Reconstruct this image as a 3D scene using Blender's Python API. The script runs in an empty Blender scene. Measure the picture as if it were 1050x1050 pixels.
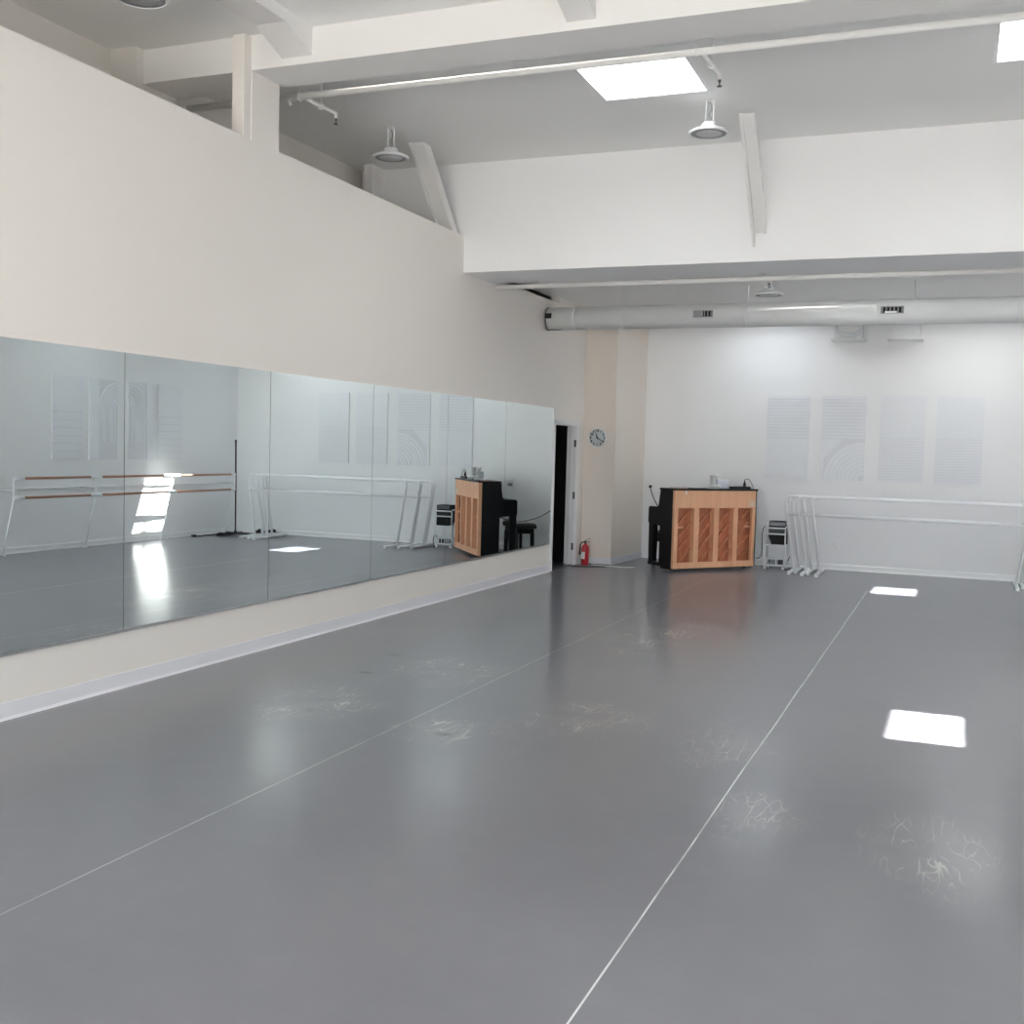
import bpy, bmesh, math, random
from mathutils import Vector, Matrix
random.seed(7)
PI = math.pi
COL = bpy.context.scene.collection
SC = bpy.context.scene

# ------------------------------------------------------------------ helpers
def bm_new():
    return bmesh.new()

def box(bm, x0, x1, y0, y1, z0, z1, bev=0.0):
    vs = [bm.verts.new(c) for c in ((x0,y0,z0),(x1,y0,z0),(x1,y1,z0),(x0,y1,z0),(x0,y0,z1),(x1,y0,z1),(x1,y1,z1),(x0,y1,z1))]
    fs = [bm.faces.new([vs[i] for i in q]) for q in ((0,3,2,1),(4,5,6,7),(0,1,5,4),(1,2,6,5),(2,3,7,6),(3,0,4,7))]
    if bev > 0:
        es = list({e for f in fs for e in f.edges})
        bmesh.ops.bevel(bm, geom=es, offset=bev, segments=2, affect='EDGES', profile=0.5)
    return vs

def prism(bm, pts, axis, a, b):
    """pts: outline in the two other axes (order x,y,z without axis); extruded along axis from a to b"""
    def mk(p, t):
        if axis == 'x': return (t, p[0], p[1])
        if axis == 'y': return (p[0], t, p[1])
        return (p[0], p[1], t)
    v0 = [bm.verts.new(mk(p, a)) for p in pts]
    v1 = [bm.verts.new(mk(p, b)) for p in pts]
    n = len(pts)
    f = [bm.faces.new(v0), bm.faces.new(list(reversed(v1)))]
    for i in range(n):
        f.append(bm.faces.new((v0[i], v1[i], v1[(i+1) % n], v0[(i+1) % n])))
    bmesh.ops.recalc_face_normals(bm, faces=f)

def obar(bm, p, q, w, d, up=(0,0,1)):
    """rectangular bar from p to q, width w (sideways) and depth d (along up)"""
    p = Vector(p); q = Vector(q); t = (q-p).normalized(); u = Vector(up)
    s = t.cross(u)
    if s.length < 1e-5: s = t.cross(Vector((1,0,0)))
    s.normalize(); u = s.cross(t).normalized()
    vs = []
    for c in (p, q):
        for a, b in ((-1,-1),(1,-1),(1,1),(-1,1)):
            vs.append(bm.verts.new(c + s*a*w/2 + u*b*d/2))
    fs = [bm.faces.new([vs[i] for i in k]) for k in ((0,1,2,3),(7,6,5,4),(0,4,5,1),(1,5,6,2),(2,6,7,3),(3,7,4,0))]
    bmesh.ops.recalc_face_normals(bm, faces=fs)

def tube(bm, pts, r, seg=10, cap=True):
    pts = [Vector(p) for p in pts]
    rings = []
    prev = None
    for i, p in enumerate(pts):
        if i == 0: t = pts[1]-p
        elif i == len(pts)-1: t = p-pts[i-1]
        else: t = (pts[i+1]-p).normalized() + (p-pts[i-1]).normalized()
        t.normalize()
        if prev is None:
            a = Vector((0,0,1)) if abs(t.z) < .9 else Vector((1,0,0))
            u = t.cross(a).normalized()
        else:
            u = prev - t*prev.dot(t)
            u.normalize()
        prev = u
        v = t.cross(u)
        rr = r[i] if isinstance(r, (list, tuple)) else r
        rings.append([bm.verts.new(p + u*math.cos(2*PI*k/seg)*rr + v*math.sin(2*PI*k/seg)*rr) for k in range(seg)])
    for a, b in zip(rings, rings[1:]):
        for k in range(seg):
            f = bm.faces.new((a[k], a[(k+1) % seg], b[(k+1) % seg], b[k])); f.smooth = True
    if cap:
        bm.faces.new(list(reversed(rings[0]))); bm.faces.new(rings[-1])

def lathe(bm, prof, seg=28, origin=(0,0,0), axis='z', smooth=True):
    o = Vector(origin)
    def mk(r, z, a):
        c, s = r*math.cos(a), r*math.sin(a)
        if axis == 'z': return o + Vector((c, s, z))
        if axis == 'y': return o + Vector((c, z, s))
        return o + Vector((z, c, s))
    rings = []
    for r, z in prof:
        if r < 1e-6: rings.append([bm.verts.new(mk(0, z, 0))])
        else: rings.append([bm.verts.new(mk(r, z, 2*PI*k/seg)) for k in range(seg)])
    fs = []
    for a, b in zip(rings, rings[1:]):
        for k in range(seg):
            k2 = (k+1) % seg
            if len(a) == 1 and len(b) == 1: continue
            if len(a) == 1: f = bm.faces.new((a[0], b[k2], b[k]))
            elif len(b) == 1: f = bm.faces.new((a[k], a[k2], b[0]))
            else: f = bm.faces.new((a[k], a[k2], b[k2], b[k]))
            f.smooth = smooth; fs.append(f)
    closed = prof[0] == prof[-1]
    for ring, rev in ((rings[0], True), (rings[-1], False)):
        if len(ring) > 1 and not closed:
            fs.append(bm.faces.new(list(reversed(ring)) if rev else ring))
    bmesh.ops.recalc_face_normals(bm, faces=fs)

def arc(c, r, a0, a1, n, plane='xz', k=0.0):
    out = []
    for i in range(n+1):
        a = a0 + (a1-a0)*i/n
        u, v = c[0]+r*math.cos(a), c[1]+r*math.sin(a)
        out.append({'xz': (u, k, v), 'yz': (k, u, v), 'xy': (u, v, k)}[plane])
    return out

def obj(name, bm, mat, parent=None, loc=None, rotz=0.0):
    me = bpy.data.meshes.new(name)
    bm.to_mesh(me); bm.free()
    me.materials.append(mat)
    o = bpy.data.objects.new(name, me)
    COL.objects.link(o)
    if parent is not None: o.parent = parent
    if loc is not None: o.location = loc
    o.rotation_euler = (0, 0, rotz)
    return o

def thing(name, label, cat, loc=(0,0,0), rotz=0.0, group=None):
    o = bpy.data.objects.new(name, None)
    o.empty_display_size = .1
    COL.objects.link(o)
    o.location = loc; o.rotation_euler = (0, 0, rotz)
    o['label'] = label; o['category'] = cat
    if group: o['group'] = group
    return o

def tag(o, label, cat, group=None):
    o['label'] = label; o['category'] = cat
    if group: o['group'] = group
    return o

def struct(name, bm, mat, label, cat, parent=None):
    o = obj(name, bm, mat, parent)
    o['kind'] = 'structure'
    if parent is None:
        o['label'] = label; o['category'] = cat
    return o

def dup(root, loc, label=None, rotz=None):
    r = root.copy(); COL.objects.link(r); r.location = loc
    if rotz is not None: r.rotation_euler = (0, 0, rotz)
    if label: r['label'] = label
    for ch in list(root.children):
        c = ch.copy(); COL.objects.link(c); c.parent = r
        for g in list(ch.children):
            d = g.copy(); COL.objects.link(d); d.parent = c
    return r

# ------------------------------------------------------------------ materials
def srgb(r, g, b):
    f = lambda v: (v/255/12.92) if v/255 <= .04045 else ((v/255+.055)/1.055)**2.4
    return (f(r), f(g), f(b), 1.0)

def mat_base(name):
    m = bpy.data.materials.new(name); m.use_nodes = True
    nt = m.node_tree
    b = nt.nodes['Principled BSDF']
    return m, nt, b

def mat(name, col, rough=.5, metal=0.0, spec=.5, var=.0, scale=6.0, bump=0.0, bscale=80.0, coat=0.0):
    """plain surface with a little procedural variation of colour and relief"""
    m, nt, b = mat_base(name)
    b.inputs['Roughness'].default_value = rough
    b.inputs['Metallic'].default_value = metal
    b.inputs['Specular IOR Level'].default_value = spec
    b.inputs['Coat Weight'].default_value = coat
    tc = nt.nodes.new('ShaderNodeTexCoord')
    n = nt.nodes.new('ShaderNodeTexNoise'); n.inputs['Scale'].default_value = scale; n.inputs['Detail'].default_value = 3
    nt.links.new(tc.outputs['Object'], n.inputs['Vector'])
    cr = nt.nodes.new('ShaderNodeMixRGB')
    c = Vector(col[:3])
    lo = tuple(c*(1-var))+(1,); hi = tuple(min(1, v*(1+var)) for v in c)+(1,)
    cr.inputs[1].default_value = lo; cr.inputs[2].default_value = hi
    nt.links.new(n.outputs['Fac'], cr.inputs[0])
    nt.links.new(cr.outputs[0], b.inputs['Base Color'])
    if bump > 0:
        n2 = nt.nodes.new('ShaderNodeTexNoise'); n2.inputs['Scale'].default_value = bscale
        nt.links.new(tc.outputs['Object'], n2.inputs['Vector'])
        bp = nt.nodes.new('ShaderNodeBump'); bp.inputs['Strength'].default_value = bump; bp.inputs['Distance'].default_value = .004
        nt.links.new(n2.outputs['Fac'], bp.inputs['Height']); nt.links.new(bp.outputs[0], b.inputs['Normal'])
    return m

def wood(name, c0, c1, axis, scale=14.0, rough=.5):
    m, nt, b = mat_base(name)
    b.inputs['Roughness'].default_value = rough
    tc = nt.nodes.new('ShaderNodeTexCoord'); mp = nt.nodes.new('ShaderNodeMapping')
    s = [scale]*3; s['xyz'.index(axis)] = scale*.07
    mp.inputs['Scale'].default_value = s
    n = nt.nodes.new('ShaderNodeTexNoise'); n.inputs['Scale'].default_value = 1.0; n.inputs['Detail'].default_value = 5; n.inputs['Distortion'].default_value = .6
    r = nt.nodes.new('ShaderNodeValToRGB')
    r.color_ramp.elements[0].position = .3; r.color_ramp.elements[0].color = c0
    r.color_ramp.elements[1].position = .7; r.color_ramp.elements[1].color = c1
    nt.links.new(tc.outputs['Object'], mp.inputs['Vector']); nt.links.new(mp.outputs[0], n.inputs['Vector'])
    nt.links.new(n.outputs['Fac'], r.inputs[0]); nt.links.new(r.outputs[0], b.inputs['Base Color'])
    return m

M = {}
M['cream'] = mat('cream_wall_paint', (.84,.80,.76,1), .55, var=.012, scale=1.5, bump=.05, spec=.3)
M['white'] = mat('white_wall_paint', (.87,.87,.88,1), .55, var=.012, scale=1.5, bump=.05, spec=.3)
M['beige'] = mat('beige_column_paint', (.79,.72,.655,1), .6, var=.015, scale=2, bump=.05, spec=.3)
M['ceiling'] = mat('ceiling_paint', (.88,.88,.87,1), .7, var=.015, scale=1.2, bump=.08, spec=.2)
M['beam'] = mat('beam_paint', (.82,.81,.80,1), .7, var=.012, scale=2, bump=.04, spec=.15)
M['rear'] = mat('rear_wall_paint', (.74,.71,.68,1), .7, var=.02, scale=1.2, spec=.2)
M['gloss_white'] = mat('white_enamel', (.86,.87,.89,1), .28, var=.01, spec=.5)
M['trim'] = mat('white_trim_paint', (.84,.84,.85,1), .4, var=.01, spec=.4)
M['vinyl'] = mat('pale_lavender_vinyl', (.78,.78,.815,1), .4, var=.015, spec=.4)
M['duct'] = mat('painted_duct_metal', (.74,.755,.76,1), .7, var=.02, scale=3, spec=.0)
M['black'] = mat('satin_black', (.012,.012,.013,1), .38, var=.15, spec=.4)
M['ebony'] = mat('piano_ebony', (.007,.007,.008,1), .35, var=.1, spec=.3)
M['rubber'] = mat('black_rubber', (.012,.012,.012,1), .65, var=.15, spec=.3)
M['dark'] = mat('near_black_matte', (.018,.018,.017,1), .8, var=.1, spec=.2)  # near-black colour put on the passage walls so the doorway stays dark
M['metal'] = mat('brushed_metal', (.62,.63,.64,1), .3, metal=1.0, var=.05)
M['dark_metal'] = mat('dark_metal', (.12,.12,.13,1), .4, metal=.8, var=.1)
M['grey'] = mat('grey_plastic', (.30,.31,.33,1), .5, var=.05)
M['lens'] = mat('frosted_lamp_lens', (.55,.56,.57,1), .35, var=.02)
M['lamp'] = mat('white_lamp_housing', (.80,.81,.82,1), .4, var=.02)
M['red'] = mat('red_enamel', (.55,.025,.035,1), .3, var=.06)
M['paper'] = mat('white_paper', (.84,.84,.84,1), .7, var=.02)
M['face'] = mat('clock_face', (.58,.62,.64,1), .5, var=.02)
M['ink'] = mat('black_ink', (.02,.022,.028,1), .6, var=.1)
M['panel'] = mat('white_felt_panel', (.835,.845,.875,1), .85, var=.015, scale=10, bump=.1, bscale=300, spec=.15)
M['groove_shade'] = mat('felt_groove_shade', (.765,.77,.80,1), .9, var=.02, scale=10, spec=.1)  # darker than the panel face: groove shade put into the backing colour
M['cream_wood'] = wood('pale_piano_frame', srgb(228,172,134), srgb(238,186,148), 'z', 10)
M['board'] = wood('spruce_soundboard', srgb(178,104,74), srgb(200,128,94), 'z', 18)
M['rib'] = wood('soundboard_rib', srgb(190,120,84), srgb(214,150,112), 'x', 18)
M['barre'] = wood('varnished_barre', srgb(150,108,86), srgb(178,134,108), 'y', 20, .35)
M['tan'] = mat('tan_felt', (.42,.30,.22,1), .7, var=.1)

def mirror_mat():
    m, nt, b = mat_base('mirror_glass')
    b.inputs['Metallic'].default_value = 1.0
    b.inputs['Roughness'].default_value = 0.0
    tc = nt.nodes.new('ShaderNodeTexCoord')
    n = nt.nodes.new('ShaderNodeTexNoise'); n.inputs['Scale'].default_value = 1.5
    nt.links.new(tc.outputs['Object'], n.inputs['Vector'])
    mx = nt.nodes.new('ShaderNodeMixRGB')
    mx.inputs[1].default_value = (.835,.905,.91,1); mx.inputs[2].default_value = (.845,.915,.92,1)
    nt.links.new(n.outputs['Fac'], mx.inputs[0]); nt.links.new(mx.outputs[0], b.inputs['Base Color'])
    return m
M['mirror'] = mirror_mat()

def pane_mat(tint=(.95,.97,.97,1)):
    m = bpy.data.materials.new('clear_glazing'); m.use_nodes = True
    nt = m.node_tree; nt.nodes.clear()
    out = nt.nodes.new('ShaderNodeOutputMaterial')
    t = nt.nodes.new('ShaderNodeBsdfTransparent'); t.inputs[0].default_value = tint
    g = nt.nodes.new('ShaderNodeBsdfGlossy'); g.inputs['Roughness'].default_value = .02
    mx = nt.nodes.new('ShaderNodeMixShader'); mx.inputs[0].default_value = .06
    nt.links.new(t.outputs[0], mx.inputs[1]); nt.links.new(g.outputs[0], mx.inputs[2]); nt.links.new(mx.outputs[0], out.inputs[0])
    return m
M['pane'] = pane_mat()
M['tint_pane'] = pane_mat((.72,.75,.77,1))

def floor_mat():
    m, nt, b = mat_base('grey_dance_vinyl')
    N = nt.nodes.new; L = nt.links.new
    tc = N('ShaderNodeTexCoord')
    sep = N('ShaderNodeSeparateXYZ'); L(tc.outputs['Object'], sep.inputs[0])
    def math_(op, a, c=None, clamp=False):
        n = N('ShaderNodeMath'); n.operation = op; n.use_clamp = clamp
        for i, v in enumerate((a, c)):
            if v is None: continue
            if isinstance(v, (int, float)): n.inputs[i].default_value = v
            else: L(v, n.inputs[i])
        return n.outputs[0]
    def mix(fac, a, c):
        n = N('ShaderNodeMixRGB')
        if isinstance(fac, float): n.inputs[0].default_value = fac
        else: L(fac, n.inputs[0])
        for i, v in ((1, a), (2, c)):
            if isinstance(v, tuple): n.inputs[i].default_value = v
            else: L(v, n.inputs[i])
        return n.outputs[0]
    def noise(scale, detail=3, sc=(1,1,1), rot=0.0, dist=0.0):
        mp = N('ShaderNodeMapping'); mp.inputs['Scale'].default_value = sc; mp.inputs['Rotation'].default_value = (0,0,rot)
        L(tc.outputs['Object'], mp.inputs['Vector'])
        n = N('ShaderNodeTexNoise'); n.inputs['Scale'].default_value = scale; n.inputs['Detail'].default_value = detail; n.inputs['Distortion'].default_value = dist
        L(mp.outputs[0], n.inputs['Vector']); return n.outputs['Fac']
    def ramp(v, a, c):
        n = N('ShaderNodeMapRange'); n.interpolation_type = 'SMOOTHSTEP'
        n.inputs[1].default_value = a; n.inputs[2].default_value = c
        L(v, n.inputs[0]); return n.outputs[0]
    big = noise(.45, 4, dist=.4)
    mid = noise(6.0, 5)
    base = mix(ramp(big, .35, .65), FLOOR_A, FLOOR_B)
    base = mix(math_('MULTIPLY', ramp(mid, .45, .75), .10), base, (.27,.27,.275,1))
    fine = noise(120, 2)
    base = mix(math_('MULTIPLY', fine, .10), base, (.10,.10,.11,1))
    # scratched spots with skylight sheen put into their colour, each with its own place
    def spot(x, y, rx, ry):
        dx = math_('DIVIDE', math_('SUBTRACT', sep.outputs[0], x), rx)
        dy = math_('DIVIDE', math_('SUBTRACT', sep.outputs[1], y), ry)
        d = math_('SQRT', math_('ADD', math_('MULTIPLY', dx, dx), math_('MULTIPLY', dy, dy)))
        return ramp(d, 1.0, .15)
    worn_sheen = None
    for s in WORN_SHEEN:
        v = spot(*s)
        worn_sheen = v if worn_sheen is None else math_('MAXIMUM', worn_sheen, v)
    # thin curved scratches: edges of warped cells
    scr = None
    for q in range(7):
        rot = .25+q*.47
        n = noise(5.5+q*.9, 1, (1,.16+.05*(q % 3),1), rot, .2)
        ln = ramp(math_('ABSOLUTE', math_('SUBTRACT', n, .5)), .010, .002)
        ln = math_('MULTIPLY', ln, ramp(noise(2.6, 2, (1,1,1), rot+1.7), .50, .60))
        scr = ln if scr is None else math_('MAXIMUM', scr, ln)
    wf = math_('MULTIPLY', worn_sheen, ramp(noise(2.2, 3), .3, .6))
    base = mix(math_('MULTIPLY', math_('MULTIPLY', scr, wf), .55), base, (.62,.60,.57,1))
    base = mix(math_('MULTIPLY', wf, .16), base, (.46,.44,.42,1))  # pale wash: wear plus skylight sheen, put into the base colour
    # heel scuffs
    sc2 = ramp(noise(2.6, 3, (1,2.2,1), .4), .71, .76)
    base = mix(math_('MULTIPLY', sc2, .05), base, (.075,.075,.08,1))
    for dk in SCUFF:
        base = mix(math_('MULTIPLY', math_('MULTIPLY', spot(*dk), ramp(noise(14, 3), .35, .6)), .6), base, (.07,.065,.06,1))
    # seams between the vinyl rolls
    for x, w, k, c in SEAMS:
        wob = math_('MULTIPLY', math_('SUBTRACT', noise(.8, 1), .5), .012)
        d = math_('ABSOLUTE', math_('SUBTRACT', math_('ADD', sep.outputs[0], wob), x))
        ln = ramp(d, w, w*.5)
        br = math_('ADD', math_('MULTIPLY', ramp(noise(5, 3), .3, .6), .5), .5)
        lim = ramp(sep.outputs[1], 14.3, 14.1)
        base = mix(math_('MULTIPLY', math_('MULTIPLY', math_('MULTIPLY', ln, br), lim), k), base, c)
    L(base, b.inputs['Base Color'])
    r = math_('ADD', math_('MULTIPLY', big, .03), .276)
    r = math_('ADD', r, math_('MULTIPLY', wf, .03))
    L(r, b.inputs['Roughness'])
    b.inputs['Specular IOR Level'].default_value = .7
    # worn vinyl: a satin sheen over a glossier layer of wax
    b2 = N('ShaderNodeBsdfPrincipled'); b2.inputs['Roughness'].default_value = .18; b2.inputs['Specular IOR Level'].default_value = .7
    L(base, b2.inputs['Base Color'])
    ms = N('ShaderNodeMixShader'); ms.inputs[0].default_value = .55
    L(b.outputs[0], ms.inputs[1]); L(b2.outputs[0], ms.inputs[2])
    L(ms.outputs[0], nt.nodes['Material Output'].inputs['Surface'])
    return m
FLOOR_A = (.184,.184,.212,1)
FLOOR_B = (.203,.203,.230,1)
WORN_SHEEN = [(1.35,5.95,.55,.75),(2.35,5.75,.45,.55),(4.25,5.0,.28,.55),(5.0,4.9,.35,.7),(2.6,9.6,.5,1.6),(1.6,7.2,.6,.8),(3.9,6.2,.35,.8),(3.0,6.4,.5,.6)]
SCUFF = [(2.42,5.62,.13,.07),(1.42,5.75,.10,.06),(1.15,6.9,.10,.07),(1.0,7.6,.10,.07)]
SEAMS = [(2.065,.005,.6,(.55,.56,.56,1)),(4.080,.0048,1.0,(.72,.74,.75,1)),(6.090,.004,.6,(.6,.6,.6,1)),(.055,.006,.4,(.5,.5,.5,1))]
M['floor'] = floor_mat()

# ------------------------------------------------------------------ dimensions
W, D = 7.07, 16.562           # right wall x, far wall y
YB0, YB1 = 10.888, 11.66      # header between high and low bay
CZ, LZ = 4.69, 3.69           # ceilings
YC = 15.169                   # clock column face
BACK = -4.0
SX, SY = .468, -.36            # sun shift per metre of drop

# ------------------------------------------------------------------ shell
bm = bm_new(); box(bm, -1.4, W+.15, BACK-.15, D+.15, -.12, 0)
struct('floor', bm, M['floor'], 'grey dance vinyl floor in long rolls with pale seams', 'floor')

bm = bm_new()
prism(bm, [(BACK,0),(13.93,0),(13.93,2.0),(14.83,2.0),(14.83,0),(YC+.05,0),(YC+.05,LZ),(13.98,LZ),(13.98,3.60),(YB1,3.60),(YB1,3.53),(YB0,3.53),(YB0,3.92),(BACK,3.92)], 'x', -.12, 0)
struct('wall_left', bm, M['cream'], 'cream half-height wall that carries the mirrors', 'wall')
bm = bm_new()
prism(bm, [(-.12,YC),(.465,YC),(.535,D+.02),(-.12,D+.02)], 'z', 0, LZ)
struct('wall_column', bm, M['beige'], 'beige boxed corner behind the clock, beside the doorway', 'wall')
bm = bm_new(); box(bm, -1.4, W+.15, D, D+.12, 0, 4.9)
struct('wall_far', bm, M['white'], 'white far wall behind the piano and portable barres', 'wall')
RWIN = []; RZ0, RZ1 = 1.0, 2.4
bm = bm_new()
ys = [BACK-.12] + [v for q in RWIN for v in q] + [D+.12]
for i in range(len(ys)-1):
    if i % 2 == 0: box(bm, W, W+.12, ys[i], ys[i+1], 0, 4.9)
    else:
        box(bm, W, W+.12, ys[i], ys[i+1], 0, RZ0); box(bm, W, W+.12, ys[i], ys[i+1], RZ1, 4.9)
struct('wall_right', bm, M['white'], 'white side wall with wooden barres, seen in the mirror', 'wall')
# back wall behind the viewpoint with three tall windows
WIN = [(.15,2.15),(2.45,4.45),(4.75,6.75)]; WZ0, WZ1 = .3, 2.3
bm = bm_new()
xs = [-1.4] + [v for w in WIN for v in w] + [W+.12]
for i in range(len(xs)-1):
    if i % 2 == 0: box(bm, xs[i], xs[i+1], BACK-.12, BACK, 0, 4.9)
    else:
        box(bm, xs[i], xs[i+1], BACK-.12, BACK, 0, WZ0); box(bm, xs[i], xs[i+1], BACK-.12, BACK, WZ1, 4.9)
struct('wall_back', bm, M['white'], 'white wall with tall windows behind the viewpoint', 'wall')
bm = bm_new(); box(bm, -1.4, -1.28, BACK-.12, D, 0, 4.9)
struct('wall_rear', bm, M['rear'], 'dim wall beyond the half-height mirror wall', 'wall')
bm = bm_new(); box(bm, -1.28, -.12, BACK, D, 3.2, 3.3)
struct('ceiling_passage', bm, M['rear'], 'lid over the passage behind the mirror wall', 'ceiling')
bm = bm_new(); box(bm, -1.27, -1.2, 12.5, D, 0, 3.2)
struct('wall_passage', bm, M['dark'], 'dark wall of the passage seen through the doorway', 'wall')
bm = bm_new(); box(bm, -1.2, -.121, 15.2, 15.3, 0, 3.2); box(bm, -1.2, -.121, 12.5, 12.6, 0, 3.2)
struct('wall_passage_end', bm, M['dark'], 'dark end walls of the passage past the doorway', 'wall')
# column-like pilasters on the rear wall
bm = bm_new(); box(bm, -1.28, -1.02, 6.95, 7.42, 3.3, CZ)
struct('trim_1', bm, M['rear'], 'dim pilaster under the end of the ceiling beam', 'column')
bm = bm_new(); box(bm, -1.10, -1.0, 10.62, YB0, 3.3, CZ)
struct('trim_2', bm, M['beam'], 'pale pilaster in the corner beyond the half-height wall', 'column')

def slab(name, x0, x1, y0, y1, z0, z1, holes, m, label, cat):
    bm = bm_new()
    xs = sorted({x0, x1} | {h[0] for h in holes} | {h[1] for h in holes})
    ys = sorted({y0, y1} | {h[2] for h in holes} | {h[3] for h in holes})
    for i in range(len(xs)-1):
        for j in range(len(ys)-1):
            cx, cy = (xs[i]+xs[i+1])/2, (ys[j]+ys[j+1])/2
            if any(h[0] < cx < h[1] and h[2] < cy < h[3] for h in holes): continue
            box(bm, xs[i], xs[i+1], ys[j], ys[j+1], z0, z1)
    return struct(name, bm, m, label, cat)

# skylights: (opening in ceiling) and (opening in roof above), both x0 x1 y0 y1
WELL = .8
def sky(lo, hi, z):
    return (z, lo, hi)
SKY = [
    sky((2.07,2.95,8.46,9.29), (2.165,2.95,8.46,9.53), CZ),
    sky((5.18,6.06,8.46,9.29), (5.20,6.06,8.46,9.53), CZ),
    sky((2.07,2.95,1.60,2.43), (2.09,2.95,1.60,2.67), CZ),
    sky((5.18,6.06,1.60,2.43), (5.20,6.06,1.60,2.67), CZ),
    sky((2.03,2.918,15.325,16.10), (2.033,2.95,15.325,16.355), LZ),
    sky((4.95,5.80,15.12,15.84), (5.02,5.84,15.12,16.10), LZ),
    sky((3.70,4.50,12.00,12.56), (3.70,4.50,11.65,12.21), LZ),  # added leaning well, unseen, to brighten the barre wall
    sky((5.55,6.45,12.00,12.56), (5.55,6.45,11.65,12.21), LZ),  # second added well, likewise out of view and there for its light
]
slab('ceiling', -1.4, W+.12, BACK-.12, YB0, CZ, CZ+.10, [s[1] for s in SKY[:4]], M['ceiling'], 'white high ceiling with skylight openings', 'ceiling')
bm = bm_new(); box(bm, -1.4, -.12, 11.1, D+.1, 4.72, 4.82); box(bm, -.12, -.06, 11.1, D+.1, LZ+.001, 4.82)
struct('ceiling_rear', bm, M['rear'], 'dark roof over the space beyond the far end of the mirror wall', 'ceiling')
slab('ceiling_low', -.12, W+.12, 11.2, D+.1, LZ, LZ+.10, [s[1] for s in SKY[4:]], M['ceiling'], 'lower ceiling over the far end of the room', 'ceiling')
bm = bm_new(); box(bm, -1.4, W+.1, YB0, YB1, 3.53, 3.66); box(bm, -1.4, W+.1, YB0, 11.2, 3.66, 4.9)
struct('wall_header', bm, M['white'], 'white dropped wall between the high and low ceilings', 'wall')

def portal(loc, rot, sx, sy, name):
    l = bpy.data.lights.new(name, 'AREA'); l.shape = 'RECTANGLE'; l.size = sx; l.size_y = sy
    l.cycles.is_portal = True
    o = bpy.data.objects.new(name, l); COL.objects.link(o); o.location = loc; o.rotation_euler = rot
    return o

for i, (z, lo, hi) in enumerate(SKY):
    bm = bm_new()
    a = [(lo[0],lo[2],z),(lo[1],lo[2],z),(lo[1],lo[3],z),(lo[0],lo[3],z)]
    b = [(hi[0],hi[2],z+WELL),(hi[1],hi[2],z+WELL),(hi[1],hi[3],z+WELL),(hi[0],hi[3],z+WELL)]
    va = [bm.verts.new(p) for p in a]; vb = [bm.verts.new(p) for p in b]
    for k in range(4):
        bm.faces.new((va[k], va[(k+1)%4], vb[(k+1)%4], vb[k]))
    bmesh.ops.recalc_face_normals(bm, faces=bm.faces[:])
    w = struct('window_%d' % (i+1), bm, M['trim'], ['skylight over the room, nearer the mirror wall', 'skylight at the right edge of the ceiling',
        'skylight overhead behind the viewpoint, mirror side', 'skylight overhead behind the viewpoint, barre side', 'skylight above the far end, over the piano side', 'skylight above the far end, over the barre corner', 'added unseen light well just behind the dropped wall, mid room', 'added unseen light well just behind the dropped wall, barre side'][i], 'skylight')
    so = w.modifiers.new('thick', 'SOLIDIFY'); so.thickness = .04; so.offset = 1.0
    bm = bm_new(); box(bm, hi[0]-.03, hi[1]+.03, hi[2]-.03, hi[3]+.03, z+WELL+.001, z+WELL+.009)
    p = obj('pane', bm, M['tint_pane' if i == 4 else 'pane'], w); p['kind'] = 'structure'
    portal(((hi[0]+hi[1])/2, (hi[2]+hi[3])/2, z+WELL-.005), (0,0,0), hi[1]-hi[0], hi[3]-hi[2], 'skylight_portal')
for i, (x0, x1) in enumerate(WIN):
    bm = bm_new()
    for a in (x0, (x0+x1)/2-.025, x1-.05): box(bm, a, a+.05, BACK-.09, BACK-.02, WZ0, WZ1)
    for a in (WZ0, 1.3, WZ1-.05): box(bm, x0, x1, BACK-.085, BACK-.025, a, a+.05)
    w = struct('window_%d' % (i+9), bm, M['trim'], ['tall window behind the viewpoint beside the mirror wall', 'tall window in the middle of the back wall', 'tall window behind the viewpoint beside the barre wall'][i], 'window')
    bm = bm_new(); box(bm, x0+.01, x1-.01, BACK-.058, BACK-.052, WZ0+.01, WZ1-.01)
    p = obj('pane', bm, M['pane'], w); p['kind'] = 'structure'
    portal(((x0+x1)/2, BACK-.015, (WZ0+WZ1)/2), (PI/2,0,0), x1-x0, WZ1-WZ0, 'window_portal')

for i, (y0, y1) in enumerate(RWIN):
    bm = bm_new()
    for a in (y0, (y0+y1)/2-.025, y1-.05): box(bm, W+.02, W+.09, a, a+.05, RZ0, RZ1)
    for a in (RZ0, 1.7, RZ1-.05): box(bm, W+.025, W+.085, y0, y1, a, a+.05)
    w = struct('window_%d' % (i+10), bm, M['trim'], ['window in the barre wall behind the viewpoint', 'window in the barre wall beside the viewpoint', 'window in the barre wall just ahead of the viewpoint'][i], 'window')
    bm = bm_new(); box(bm, W+.052, W+.058, y0+.01, y1-.01, RZ0+.01, RZ1-.01)
    p = obj('pane', bm, M['pane'], w); p['kind'] = 'structure'
    portal((W+.012, (y0+y1)/2, (RZ0+RZ1)/2), (0,PI/2,0), RZ1-RZ0, y1-y0, 'window_portal')

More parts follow.
